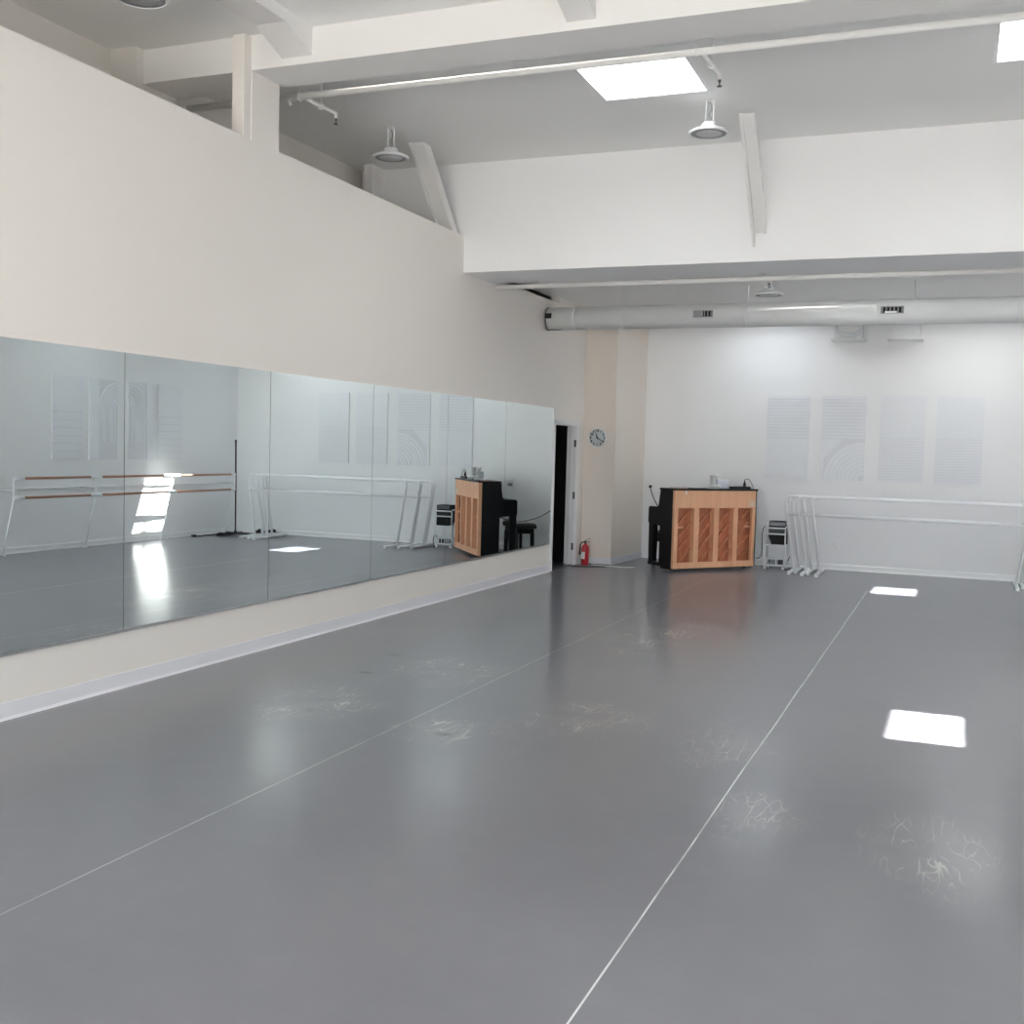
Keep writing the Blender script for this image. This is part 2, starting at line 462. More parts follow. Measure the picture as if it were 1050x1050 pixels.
# ceiling beam, post, knee braces
bm = bm_new(); box(bm, -1.28, W, 7.03, 7.45, 4.43, CZ, .004)
struct('trim_3', bm, M['beam'], 'white beam across the high ceiling', 'beam')
bm = bm_new(); box(bm, -.11, 0, 7.03, 7.39, 3.92, 4.43); box(bm, -.11, -.005, 6.94, 7.03, 3.92, 4.67); 
struct('trim_4', bm, M['cream'], 'short post standing on the half-height wall under the beam', 'post')
def haunch(x0, x1, name, lab):
    bm = bm_new()
    prism(bm, [(3.0,CZ),(3.0,4.605),(6.69,4.605),(7.03,4.485),(7.03,CZ)], 'x', x0, x1)
    struct(name, bm, M['beam'], lab, 'purlin')
haunch(.265, .525, 'trim_5', 'white purlin meeting the beam near the post')
haunch(2.50, 2.70, 'trim_6', 'white purlin meeting the beam above the skylight')
def brace(x0, x1, y0, name, lab, zb=3.80):
    bm = bm_new()
    d = .17
    # web plate and two flanges running from the ceiling down to the dropped wall
    prism(bm, [(y0,CZ),(y0+.16,CZ),(YB0,zb+.12),(YB0,zb)], 'x', x0+.025, x1)
    prism(bm, [(y0-.02,CZ),(y0,CZ),(YB0,zb-.02),(YB0,zb-.13)], 'x', x0, x0+.028)
    prism(bm, [(y0-.005,CZ),(y0+.165,CZ),(YB0,zb+.125),(YB0,zb-.01)], 'x', x1-.012, x1+.012)
    struct(name, bm, M['beam'], lab, 'brace')
brace(3.09, 3.21, 10.0, 'trim_7', 'white knee brace on the dropped wall beside the hanging lamp')
brace(-.225, -.08, 10.0, 'trim_8', 'white knee brace behind the top of the half-height wall')

# baseboards
bm = bm_new()
for y0, y1 in ((BACK, 13.86), (14.965, YC)):
    prism(bm, [(0,0),(.022,0),(.010,.016),(.007,.10),(0,.10)], 'y', y0, y1)
struct('baseboard_left', bm, M['vinyl'], 'pale lavender vinyl baseboard under the mirrors', 'baseboard')
bm = bm_new()
prism(bm, [(.0,YC),(.0,YC-.010),(.475,YC-.010),(.545,D),(.535,D),(.465,YC)], 'z', 0, .10)
struct('baseboard_column', bm, M['vinyl'], 'pale lavender baseboard around the beige corner', 'baseboard')
bm = bm_new()
prism(bm, [(D,0),(D-.022,0),(D-.022,.012),(D-.014,.022),(D-.014,.075),(D-.008,.085),(D,.085)], 'x', .546, W-.02)
struct('baseboard_far', bm, M['trim'], 'white baseboard along the far wall', 'baseboard')
bm = bm_new()
prism(bm, [(W,0),(W-.022,0),(W-.022,.012),(W-.014,.022),(W-.014,.075),(W-.008,.085),(W,.085)], 'y', BACK, D)
struct('baseboard_right', bm, M['trim'], 'white baseboard along the barre wall', 'baseboard')

# doorway: casing, jambs, hinges
t = thing('door_1', 'white door frame of the dark open doorway', 'door frame', (0, 13.93, 0)); t['kind'] = 'structure'
bm = bm_new()
box(bm, 0, .016, -.07, 0, 0, 2.06, .003); box(bm, 0, .016, .90, 1.00, 0, 2.06, .003); box(bm, 0, .016, -.07, 1.00, 1.995, 2.065, .003)
obj('casing', bm, M['trim'], t)['kind'] = 'structure'
bm = bm_new()
box(bm, -.13, .004, -.002, .012, 0, 2.0); box(bm, -.13, .004, .885, .902, 0, 2.0); box(bm, -.13, .004, -.002, .902, 1.985, 2.002)
box(bm, -.085, -.05, .87, .886, 0, 1.99); box(bm, -.085, -.05, .012, .026, 0, 1.99)
obj('jamb', bm, M['trim'], t)['kind'] = 'structure'
for z in (.27, 1.0, 1.74):
    bm = bm_new(); box(bm, -.022, -.004, .882, .886, z-.05, z+.05); tube(bm, [(.002,.882,z-.05),(.002,.882,z+.05)], .007, 8)
    obj('hinge', bm, M['dark_metal'], t)
bm = bm_new(); box(bm, -.13, -.0, .0, .885, .0, .012, .003)
obj('threshold', bm, M['dark_metal'], t)

# ------------------------------------------------------------------ mirrors
edges = [13.84, 12.19, 10.572, 8.962, 7.318, 5.684, 4.04]
mlabels = ['mirror pane next to the doorway, at the end of the mirror wall', 'mirror pane with the piano reflection split at its edge', 'mirror pane showing the near ends of the white barres and the far grooved panels',
           'mirror pane showing the white portable barres and a floor sun patch', 'mirror pane showing the black pole and the sunlit wall', 'mirror pane at the left edge of the picture']
for i in range(6):
    bm = bm_new()
    box(bm, 0.0005, .0065, edges[i+1]+.002, edges[i]-.002, .385, 2.202)
    tag(obj('wall_mirror', bm, M['mirror']), mlabels[i], 'mirror', 'mirror panes along the cream wall')
bm = bm_new(); box(bm, 0, .0004, 4.04, 13.841, .384, 2.2025)
struct('trim_11', bm, M['dark'], 'dark backing that shows as thin lines between the mirrors', 'backing')
bm = bm_new(); box(bm, 0, .012, 4.04, 13.845, .372, .384); box(bm, .009, .012, 4.04, 13.845, .384, .392)
struct('trim_9', bm, M['metal'], 'thin metal channel under the row of mirrors', 'channel')
bm = bm_new(); box(bm, 0, .010, 13.842, 13.856, .385, 2.205)
struct('trim_10', bm, M['metal'], 'thin upright metal strip at the mirror end by the doorway', 'strip')

# ------------------------------------------------------------------ clock
t = thing('wall_clock', 'round wall clock with black numerals on beige corner', 'clock', (.214, YC, 1.83))
R = .135
bm = bm_new(); lathe(bm, [(R-.009,-.020),(R-.007,-.032),(R-.002,-.034),(R+.002,-.026),(R+.002,-.001),(R-.009,-.001),(R-.009,-.020)], 40, axis='y')
obj('rim', bm, M['gloss_white'], t)
bm = bm_new(); lathe(bm, [(0,-.018),(R-.007,-.018),(R-.007,-.002),(0,-.002)], 40, axis='y')
obj('face', bm, M['face'], t)
for k in range(1, 13):
    a = PI/2 - k*PI/6
    c = bpy.data.curves.new('numeral', 'FONT'); c.body = str(k); c.size = .047; c.align_x = 'CENTER'; c.align_y = 'CENTER'; c.extrude = .0008; c.offset = .0018
    c.materials.append(M['ink'])
    tmp = bpy.data.objects.new('numeral_outline', c)
    me = bpy.data.meshes.new_from_object(tmp); bpy.data.objects.remove(tmp); bpy.data.curves.remove(c)
    me.name = 'numeral'
    if not me.materials: me.materials.append(M['ink'])
    o = bpy.data.objects.new('numeral', me); COL.objects.link(o); o.parent = t
    o.location = (math.cos(a)*.102, -.0195, math.sin(a)*.102); o.rotation_euler = (PI/2, 0, 0)
def hand(name, deg, ln, w):
    a = PI/2 - math.radians(deg); bm = bm_new()
    d = Vector((math.cos(a), 0, math.sin(a)))
    obar(bm, d*-.022+Vector((0,-.0225 if ln < .07 else -.0255,0)), d*ln+Vector((0,-.0225 if ln < .07 else -.0255,0)), w, .002, (0,1,0))
    obj(name, bm, M['ink'], t)
hand('hour_hand', 340, .066, .013); hand('minute_hand', 120, .10, .010)
bm = bm_new(); lathe(bm, [(0,-.029),(.010,-.029),(.010,-.0185),(0,-.0185)], 14, axis='y'); obj('hub', bm, M['ink'], t)

# ------------------------------------------------------------------ fire extinguisher
t = thing('fire_extinguisher', 'small red fire extinguisher standing on floor by the doorway', 'fire extinguisher', (.135, 14.98, 0), .3)
bm = bm_new(); lathe(bm, [(0,0),(.050,0),(.056,.006),(.057,.24),(.050,.27),(.030,.292),(.018,.298),(.018,.31),(0,.31)], 24)
obj('cylinder_body', bm, M['red'], t)
bm = bm_new()
for _k in range(8):
    _a0, _a1 = -2.9+_k*.16, -2.9+(_k+1)*.16
    prism(bm, [(.0572*math.cos(_a0),.0572*math.sin(_a0)),(.0585*math.cos(_a0),.0585*math.sin(_a0)),(.0585*math.cos(_a1),.0585*math.sin(_a1)),(.0572*math.cos(_a1),.0572*math.sin(_a1))], 'z', .09, .19)
obj('paper_label', bm, M['paper'], t)
bm = bm_new(); lathe(bm, [(0,.308),(.018,.308),(.020,.335),(.012,.345),(0,.345)], 16); obj('valve', bm, M['dark_metal'], t)
bm = bm_new(); obar(bm, (-.015,0,.345), (.075,0,.385), .02, .006); obar(bm, (-.01,0,.335), (.08,0,.335), .018, .006); obj('handle', bm, M['black'], t)
bm = bm_new(); tube(bm, [(-.015,0,.33),(-.05,-.01,.325),(-.070,-.012,.28),(-.072,-.014,.18),(-.071,-.014,.15)], [.009,.009,.009,.011,.016], 10); obj('hose', bm, M['rubber'], t)

# ------------------------------------------------------------------ strips on the floor by the doorway
bm = bm_new(); prism(bm, [(.22,15.03),(.22,15.08),(.70,15.0),(.86,15.07),(.84,15.02),(.66,14.92)], 'z', 0.0005, .006)
tag(obj('white_tape', bm, M['paper']), 'loose white tape strip on the floor below the clock', 'tape')
bm = bm_new(); prism(bm, [(.06,15.115),(.06,15.15),(.46,15.152),(.40,15.135)], 'z', 0.0005, .008)
tag(obj('vinyl_offcut', bm, M['rubber']), 'narrow black vinyl offcut along the foot of the beige corner', 'vinyl strip')
bm = bm_new(); prism(bm, [(.05,14.62),(.05,14.70),(.24,14.78),(.46,14.90),(.49,14.86),(.34,14.74)], 'z', 0.0005, .007)
tag(obj('vinyl_offcut', bm, M['rubber']), 'dark lens-shaped vinyl offcut on the floor before the doorway', 'vinyl strip')
bm = bm_new(); prism(bm, [(-.0,14.118),(.82,14.150),(.82,14.178),(-.0,14.146)], 'z', 0.0005, .003)
tag(obj('grey_tape', bm, M['grey']), 'thin pale tape line on the floor crossing from the doorway', 'tape')

# ------------------------------------------------------------------ piano
ANG = math.atan2(.782, .622)
PX, PY = 1.480, 14.770
t = thing('upright_piano', 'black upright piano turned to show its pale wooden back', 'piano', (PX, PY, 0), ANG)
bm = bm_new()
prof = [(.05,.06),(.33,.06),(.33,.62),(.60,.655),(.60,.86),(.575,.885),(.40,.885),(.372,.905),(.335,1.13),(.05,1.13)]
prism(bm, prof, 'x', 0, .035); prism(bm, prof, 'x', 1.435, 1.47)
box(bm, .035, 1.435, .30, .33, .10, .66); box(bm, .035, 1.435, .33, .60, .64, .665); box(bm, .035, 1.435, .33, .36, .90, 1.12)
box(bm, .035, 1.435, .565, .60, .665, .74)
box(bm, 1.452, 1.470, .0, .05, .05, 1.13)
obj('case', bm, M['ebony'], t)
bm = bm_new(); box(bm, -.012, 1.482, -.012, .345, 1.130, 1.155, .004); obj('lid', bm, M['ebony'], t)
bm = bm_new(); box(bm, .04, 1.43, .335, .575, .86, .882, .004); obj('fallboard', bm, M['ebony'], t)
for x in (.01, 1.38):
    bm = bm_new(); prism(bm, [(.50,.10),(.585,.10),(.595,.655),(.49,.655)], 'x', x, x+.08); obj('leg', bm, M['ebony'], t)
    bm = bm_new(); box(bm, x, x+.08, .30, .60, .055, .105, .006); obj('toe_block', bm, M['ebony'], t)
bm = bm_new()
ST = [(0,.062),(.345,.432),(.695,.785),(1.05,1.13),(1.395,1.452)]
box(bm, 0, 1.452, 0, .05, .885, 1.13); box(bm, 0, 1.452, 0, .05, .048, .128)
for a, b in ST: box(bm, a, b, 0, .05, .128, .885)
for a, b in ST[1:4]: box(bm, a+.004, b-.004, .05, .098, .128, .885)
obj('back_frame', bm, M['cream_wood'], t)
bm = bm_new(); box(bm, .036, 1.434, .10, .112, .07, .90); obj('soundboard', bm, M['board'], t)
for (a, b) in ((.062,.345),(.432,.695),(.785,1.05),(1.13,1.395)):
    for k in range(5):
        z = .06 + k*.185
        w = b-a
        p = [a+.004, z]; q = [b-.004, z+w*.92]
        # clip to the opening
        for e in (p, q):
            pass
        if p[1] < .132: s = (.132-p[1])/(q[1]-p[1]); p = [p[0]+(q[0]-p[0])*s, .132]
        if q[1] > .878: s = (.878-p[1])/(q[1]-p[1]); q = [p[0]+(q[0]-p[0])*s, .878]
        bm = bm_new(); obar(bm, (p[0],.078,p[1]), (q[0],.078,q[1]), .016, .046, (0,1,0)); obj('soundboard_rib', bm, M['rib'], t)
for x in (.075, 1.275):
    bm = bm_new(); box(bm, x, x+.10, .012, .048, .605, .63, .004); obj('carrying_handle', bm, M['cream_wood'], t)
bm = bm_new(); box(bm, .172, .200, -.0015, 0, 1.075, 1.125); obj('sticker', bm, M['paper'], t)
bm = bm_new(); box(bm, 1.32, 1.445, -.0015, 0, .90, .985); obj('tape_patch', bm, mat('clear_tape', srgb(226,198,176), .3), t)
bm = bm_new(); box(bm, .01, 1.46, .04, .30, .03, .062); obj('bottom_board', bm, M['ebony'], t)
for x, y in ((.10,.10),(1.36,.10),(.05,.52),(1.42,.52)):
    bm = bm_new()
    lathe(bm, [(0,-.014),(.020,-.014),(.024,-.010),(.024,.010),(.020,.014),(0,.014)], 16, (x, y, .0245), 'x')
    box(bm, x-.022, x+.022, y-.014, y+.014, .046, .058)
    obj('caster', bm, M['dark_metal'], t)

# things on the lid
def on_piano(u, v, z=0.0):
    c, s = math.cos(ANG), math.sin(ANG)
    return (PX+u*c-v*s, PY+u*s+v*c, 1.1552+z)
t = thing('plastic_tub', 'low round white tub on the piano lid under the grey cup', 'tub', on_piano(.76,.10))
bm = bm_new(); lathe(bm, [(0,0),(.075,0),(.080,.006),(.083,.036),(.0,.036)], 26); obj('tub_body', bm, mat('pale_grey_plastic', (.55,.57,.58,1), .4), t)
bm = bm_new(); lathe(bm, [(0,.036),(.087,.036),(.088,.050),(.078,.056),(0,.056)], 26); obj('lid', bm, M['gloss_white'], t)
bm = bm_new(); lathe(bm, [(0,0),(.034,0),(.036,.004),(.047,.125),(.0495,.128),(.0495,.133),(.044,.133),(.034,.012),(0,.012)], 24)
tag(obj('paper_cup', bm, mat('pale_grey_paper', (.60,.61,.62,1), .6), None, on_piano(.735,.10,.0565)), 'grey-white paper cup standing on the white tub on the piano', 'cup')
t = thing('tissue_box', 'white tissue box with a raised tissue on the piano lid', 'tissue box', on_piano(1.0,.25), ANG)
bm = bm_new(); box(bm, -.10, .10, -.06, .06, 0, .122, .004); obj('carton', bm, mat('bluish_white_card', (.74,.77,.84,1), .6), t)
bm = bm_new(); lathe(bm, [(.004,.12),(.016,.122),(.026,.150),(.042,.176),(.024,.195),(.008,.203),(0,.205)], 9, (-.065,0,0)); obj('tissue', bm, M['paper'], t)
t = thing('power_adapter', 'flat black adapter with a cord on the piano lid near its right end', 'adapter', on_piano(1.235,.10), ANG)
bm = bm_new(); box(bm, -.165, .165, -.045, .045, 0, .033, .006); obj('adapter_body', bm, M['black'], t)
bm = bm_new(); lathe(bm, [(0,.0),(.022,.0),(.020,.05),(.010,.085),(.005,.105),(0,.107)], 10, (.10,.02,.018)); obj('plug', bm, M['black'], t)
bm = bm_new(); tube(bm, [(.10,.02,.12),(.115,.02,.135),(.145,.015,.142),(.18,.01,.128),(.212,.005,.09),(.235,.0,.045),(.247,-.004,.006)], .0045, 8); obj('cord', bm, M['black'], t)
for i, (u, v, z, a, b, mm, lab) in enumerate(((.43,.13,0,.13,.10,'dark','thin dark booklet lying flat on the piano lid'),(.17,.15,0,.10,.08,'tan','thin tan booklet on the lid at the left end of the piano'),(.44,.13,.011,.12,.09,'paper','white sheets lying on the dark booklet on the piano'))):
    bm = bm_new(); box(bm, -a, a, -b, b, 0.0, .010 if i != 2 else .006)
    tag(obj('booklet' if i != 2 else 'paper_sheets', bm, M[mm], None, on_piano(u, v, z), ANG+.1*i), lab, 'booklet' if i != 2 else 'paper')

# bench (behind the piano, seen in the mirror)
bx, by = PX+.622*.73-.782*.86, PY+.782*.73+.622*.86
t = thing('piano_bench', 'black padded piano bench behind the piano, seen in the mirror', 'bench', (bx, by, 0), ANG)
bm = bm_new(); box(bm, -.36, .36, -.165, .165, .435, .505, .022); obj('seat_cushion', bm, M['black'], t)
for sx in (-.345, .345):
    bm = bm_new(); tube(bm, [(sx,-.165,.455),(sx,.165,.455)], .034, 12); obj('side_roll', bm, M['black'], t)
bm = bm_new(); box(bm, -.33, .33, -.14, .14, .345, .435, .006); obj('apron', bm, M['ebony'], t)
for sx in (-1, 1):
    for sy in (-1, 1):
        bm = bm_new(); obar(bm, (sx*.30, sy*.12, .35), (sx*.31, sy*.125, 0.001), .045, .045); obj('leg', bm, M['ebony'], t)
# cord from the wall plug to the piano
bm = bm_new()
pts = []
P0, P1, P2, P3 = Vector((.655,D-.035,1.105)), Vector((.80,16.45,.60)), Vector((1.45,16.30,.28)), Vector((1.70,15.72,.66))
for i in range(25):
    s = i/24; pts.append(P0*(1-s)**3+P1*3*s*(1-s)**2+P2*3*s*s*(1-s)+P3*s**3)
tube(bm, pts, .007, 8); lathe(bm, [(0,0),(.022,0),(.024,.03),(0,.034)], 12, (.655,D-.046,1.115), 'y')
tag(obj('power_cable', bm, M['black']), 'black power cord drooping from the wall plug behind the piano', 'cord')

def outlet(name, x, z, lab, wall='far', sc=1.0, group=None):
    if wall == 'far': t = thing(name, lab, 'outlet', (x, D, z), 0)
    else: t = thing(name, lab, 'outlet', (W, x, z), -PI/2)
    bm = bm_new(); box(bm, -.038*sc, .038*sc, -.007, -.0002, -.06*sc, .06*sc, .002); obj('cover_plate', bm, M['paper'], t)
    for k in (-1, 1):
        bm = bm_new(); box(bm, -.017, .017, -.0095, -.006, k*.026-.014, k*.026+.014, .002); obj('socket', bm, M['trim'], t)
    return t
outlet('wall_outlet', .605, 1.11, 'white outlet high in the corner with a black plug', sc=1.1)
outlet('wall_outlet', 3.467, .38, 'white outlet low on the far wall behind the portable barres')
t = outlet('wall_outlet', 1.71, 1.12, 'white outlet behind the piano seen only in the mirror')
bm = bm_new(); box(bm, -.05, .05, -.06, -.01, -.03, .03, .008); obj('charger', bm, M['gloss_white'], t)
bm = bm_new(); box(bm, -.038, .038, -.02, -.0002, -.09, -.04, .004); obj('switch_box', bm, M['grey'], t)
outlet('wall_outlet', 11.28, 1.01, 'white outlet on the barre wall, left edge of the mirror view', 'right', 1.3)

# ------------------------------------------------------------------ utility cart and the amplifier in it
CX0, CX1, CY0, CY1 = 2.505, 2.80, 16.04, 16.36
t = thing('utility_cart', 'white wire utility cart between the piano and the barres', 'cart', ((CX0+CX1)/2, (CY0+CY1)/2, 0))
hw, hd = (CX1-CX0)/2, (CY1-CY0)/2
for sx in (-1, 1):
    bm = bm_new()
    tube(bm, [(sx*hw,-hd,.055),(sx*hw,-hd,.600),(sx*hw,-hd+.02,.620),(sx*hw,hd-.02,.620),(sx*hw,hd,.600),(sx*hw,hd,.055)], .0095, 8)
    obj('side_frame', bm, M['gloss_white'], t)
for z, nm in ((.055,'bottom_shelf'),(.345,'middle_shelf')):
    bm = bm_new(); box(bm, -hw, hw, -hd, hd, z, z+.016, .003)
    for y in (-hd, hd): tube(bm, [(-hw,y,z+.10 if z < .1 else z+.005),(hw,y,z+.10 if z < .1 else z+.005)], .007, 8)
    if z < .1:
        for sx in (-1,1): tube(bm, [(sx*hw,-hd,z+.10),(sx*hw,hd,z+.10)], .007, 8)
        tube(bm, [(.03,-hd,z),(.03,-hd,z+.10)], .007, 8)
    obj(nm, bm, M['gloss_white'], t)
for z in (.515, .600):
    for y in (-hd, hd):
        bm = bm_new(); tube(bm, [(-hw,y,z),(hw,y,z)], .011, 8); obj('top_rail', bm, M['gloss_white'], t)
for sx in (-1, 1):
    for sy in (-1, 1):
        bm = bm_new(); lathe(bm, [(0,-.011),(.017,-.011),(.020,-.007),(.020,.007),(.017,.011),(0,.011)], 14, (sx*(hw-.02), sy*(hd-.02), .0205), 'y')
        box(bm, sx*(hw-.02)-.01, sx*(hw-.02)+.01, sy*(hd-.02)-.013, sy*(hd-.02)+.013, .041, .056)
        obj('caster', bm, M['gloss_white'], t)
t = thing('amplifier', 'black wedge amplifier sitting in the white utility cart', 'amplifier', ((CX0+CX1)/2+.02, (CY0+CY1)/2, .362))
bm = bm_new(); prism(bm, [(-.07,0),(.125,0),(.125,.335),(-.115,.335),(-.115,.11)], 'y', -.12, .11); obj('cabinet', bm, M['rubber'], t)
bm = bm_new(); box(bm, -.10, .11, -.127, -.1205, .14, .25, .002); obj('grille', bm, M['black'], t)
bm = bm_new(); box(bm, -.105, .115, -.126, -.1205, .27, .325, .002); obj('control_panel', bm, M['dark_metal'], t)
t = thing('tabletop_speaker', 'dark round speaker on the bottom shelf of the cart', 'speaker', (CX0+.115, 16.16, .0715))
bm = bm_new(); lathe(bm, [(0,0),(.060,0),(.072,.012),(.072,.045),(.055,.072),(.0,.080)], 22); obj('speaker_body', bm, M['grey'], t)
for i, x in enumerate((CX0+.225,)):
    bm = bm_new(); box(bm, -.03, .03, -.05, .05, 0, .075, .004)
    tag(obj('power_supply', bm, M['black'], None, (x, 16.16, .0715)), 'small black power supply on the bottom shelf of the cart', 'power supply')
bm = bm_new(); tube(bm, [(2.41,15.97,.16),(2.44,16.0,.155),(2.475,16.02,.20),(2.478,16.03,.34),(2.47,16.03,.50),(2.49,16.03,.60),(2.52,16.05,.632)], .006, 8)
tag(obj('power_cable', bm, M['black']), 'thin black cord running from the piano up the side of the cart', 'cord')
bm = bm_new(); tube(bm, [(2.83,16.2,.12),(2.845,16.2,.16),(2.86,16.19,.20),(2.89,16.18,.17),(2.90,16.18,.10),(2.885,16.17,.03),(2.85,16.14,.008),(2.80,16.10,.008),(2.83,16.06,.008)], .006, 8)
tag(obj('power_cable', bm, M['rubber']), 'looped dark cord on the floor beside the cart', 'cord')

# ------------------------------------------------------------------ portable barres
def portable(xl, xr, y, spread, lab, top=1.075, low=.82):
    t = thing('portable_barre', lab, 'ballet barre', ((xl+xr)/2, y, 0), 0, 'white portable barres parked along the far wall')
    h = (xr-xl)/2; r = .021; k = .09
    tl = h+spread
    bm = bm_new()
    # one bent tube: foot socket, slanted leg, rounded corner, top rail, and down the other side
    pts = [(-h, 0, .045), (-tl+.012, 0, top-k*1.05)]
    for i in range(1, 7):
        a = PI - i*(PI/2)/6
        pts.append((-tl+k+math.cos(a)*k*.985, 0, top-k+math.sin(a)*k))
    pts += [(-p[0], 0, p[2]) for p in reversed(pts)]
    tube(bm, pts, r, 12); obj('bent_frame', bm, M['gloss_white'], t)
    bm = bm_new(); xl2 = h+spread*(low-.045)/(top-.135)
    tube(bm, [(-xl2,0,low),(xl2,0,low)], .018, 12); obj('lower_rail', bm, M['gloss_white'], t)
    for s in (-1, 1):
        bm = bm_new(); box(bm, s*h-.022, s*h+.022, -.41, .41, .012, .045, .004); f = obj('foot', bm, M['gloss_white'], t)
        for e in (-1, 1):
            bm = bm_new(); box(bm, s*h-.023, s*h+.023, e*.395-.02, e*.395+.02, 0.0005, .046, .004); obj('end_cap', bm, M['paper'], f)
portable(3.33, 5.83, 15.74, .15, 'front white portable barre, its foot nearest the room')
portable(3.13, 5.98, 15.82, .155, 'white portable barre just behind the front one')
portable(2.945, 6.20, 15.90, .15, 'longest white portable barre, its end nearest the utility cart')
portable(3.185, 5.905, 15.99, .15, 'white portable barre parked fourth back toward the far wall')
portable(3.005, 6.10, 16.10, .15, 'rearmost white portable barre, closest to the far wall')

# ------------------------------------------------------------------ wall barre on the right wall (seen in the mirror)
BY = [11.17, 12.69, 14.37, 16.05]; BXX = 6.74
t = thing('wall_barre', 'double wooden wall barre on slanted white legs, seen in the mirror', 'ballet barre', (BXX, BY[0], 0))
for z in (1.06, .795):
    for a, b in zip(BY, BY[1:]):
        bm = bm_new(); tube(bm, [(0,a-BY[0],z),(0,b-BY[0],z)], .018, 12); obj('wooden_rail', bm, M['barre'], t)
for i, y in enumerate(BY):
    e = y-BY[0]
    bm = bm_new(); obar(bm, (-.0,e,1.07), (.0,e,.78), .022, .014, (0,1,0)); tube(bm, [(0,e,.80),(W-BXX-.13,e,0.004)], .012, 8)
    tube(bm, [(W-BXX-.17,e,.006),(W-BXX-.09,e,.006)], .008, 8); tube(bm, [(.0,e,.90),(W-BXX-.022,e,.90)], .009, 8)
    lg = obj('leg', bm, M['gloss_white'], t)
    for z in (1.06, .795):
        l0, l1 = (.0, .17) if i == 0 else ((-.12, .0) if i == 3 else (-.11, .11))
        if i == 2 and z > 1: l0, l1 = -.20, .20
        bm = bm_new(); tube(bm, [(0,e+l0,z),(0,e+l1,z)], .026, 12)
        obj('rail_bracket', bm, M['gloss_white'], lg)
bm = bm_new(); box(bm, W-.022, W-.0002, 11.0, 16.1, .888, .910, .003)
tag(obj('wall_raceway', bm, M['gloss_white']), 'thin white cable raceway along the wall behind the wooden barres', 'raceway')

# ------------------------------------------------------------------ black pole on a flat base, corner of the right wall
t = thing('pole_stand', 'tall thin black pole on a flat base in the corner, seen in the mirror', 'stand', (6.78, 16.14, 0))
bm = bm_new(); obar(bm, (-.30,-.02,.017), (.24,.03,.017), .05, .03); obar(bm, (.0,-.20,.017), (.02,.20,.017), .05, .03); lathe(bm, [(0,.03),(.035,.03),(.025,.06),(.014,.065),(0,.065)], 14); obj('base', bm, M['black'], t)
bm = bm_new(); tube(bm, [(0,0,.06),(.004,0,.8),(.012,0,1.64)], .014, 10); obj('pole', bm, M['black'], t)
bm = bm_new(); tube(bm, [(.012,0,1.62),(.012,0,1.665)], .019, 10); obj('top_cap', bm, M['dark_metal'], t)
bm = bm_new(); box(bm, -.05, .05, -.03, .03, 0, .04, .008)
tag(obj('power_brick', bm, M['black'], None, (6.93, 15.18, .0005), .5), 'small black power brick on the floor below the wooden barre', 'adapter')
bm = bm_new(); tube(bm, [(6.93,15.24,.012),(6.90,15.35,.010),(6.95,15.47,.010),(6.90,15.60,.010),(6.93,15.72,.010),(6.88,15.84,.010)], .008, 8)
tag(obj('power_cable', bm, M['black']), 'black cord lying along the foot of the barre wall', 'cord')
bm = bm_new(); tube(bm, [(6.80,15.62,.02),(6.74,15.66,.032),(6.72,15.74,.025),(6.70,15.84,.032),(6.66,15.90,.02)], [.016,.03,.024,.03,.014], 10)
tag(obj('cloth_bag', bm, M['rubber']), 'crumpled small black bag on the floor beside the black pole', 'bag')

def shoe(x, y, rz, lab):
    t = thing('shoe', lab, 'shoe', (x, y, 0), rz, 'black shoes left behind the portable barres')
    bm = bm_new()
    rings = []
    for u, w, h in ((-.13,.026,.075),(-.12,.034,.085),(-.06,.036,.09),(.0,.036,.065),(.06,.042,.05),(.11,.036,.04),(.135,.016,.026)):
        ring = []
        for k in range(10):
            a = 2*PI*k/10
            ring.append(bm.verts.new((u, math.cos(a)*w, .012+h*(.5+.5*math.sin(a)))))
        rings.append(ring)
    for a, b in zip(rings, rings[1:]):
        for k in range(10):
            f = bm.faces.new((a[k], a[(k+1)%10], b[(k+1)%10], b[k])); f.smooth = True
    bm.faces.new(list(reversed(rings[0]))); bm.faces.new(rings[-1])
    obj('upper', bm, M['black'], t)
    bm = bm_new(); prism(bm, [(-.14,-.03),(-.14,.03),(-.05,.034),(.06,.044),(.13,.022),(.145,0),(.13,-.022),(.06,-.044),(-.05,-.034)], 'z', .0005, .016); obj('sole', bm, M['rubber'], t)
shoe(6.285, 16.455, .05, 'black shoe pushed against the wall behind the barre feet, beside its mate')
shoe(6.45, 16.345, .5, 'black shoe turned outward by the barre feet, nearer the black pole')

# ------------------------------------------------------------------ relief panels
def strips(bm, x0, x1, z0, z1, n, y0=-.025, y1=-.0095, gap=.013):
    p = (z1-z0)/n
    for i in range(n):
        box(bm, x0, x1, y0, y1, z0+i*p+gap/2, z0+(i+1)*p-gap/2)
def arcs(bm, cx, cz, r0, r1, n, a0, a1, x0, x1, z0, z1, gap=.010, y0=-.025, y1=-.0095, seg=20):
    p = (r1-r0)/n
    inside = lambda r, a: x0-1e-4 <= cx+r*math.cos(a) <= x1+1e-4 and z0-1e-4 <= cz+r*math.sin(a) <= z1+1e-4
    for i in range(n):
        ra, rb = r0+i*p+gap/2, r0+(i+1)*p-gap/2
        for k in range(seg):
            b0, b1 = a0+(a1-a0)*k/seg, a0+(a1-a0)*(k+1)/seg
            if not all(inside(r, a) for r in (ra, rb) for a in (b0, b1)): continue
            q = [(cx+r*math.cos(a), cz+r*math.sin(a)) for r, a in ((ra,b0),(rb,b0),(rb,b1),(ra,b1))]
            prism(bm, q, 'y', y0, y1)
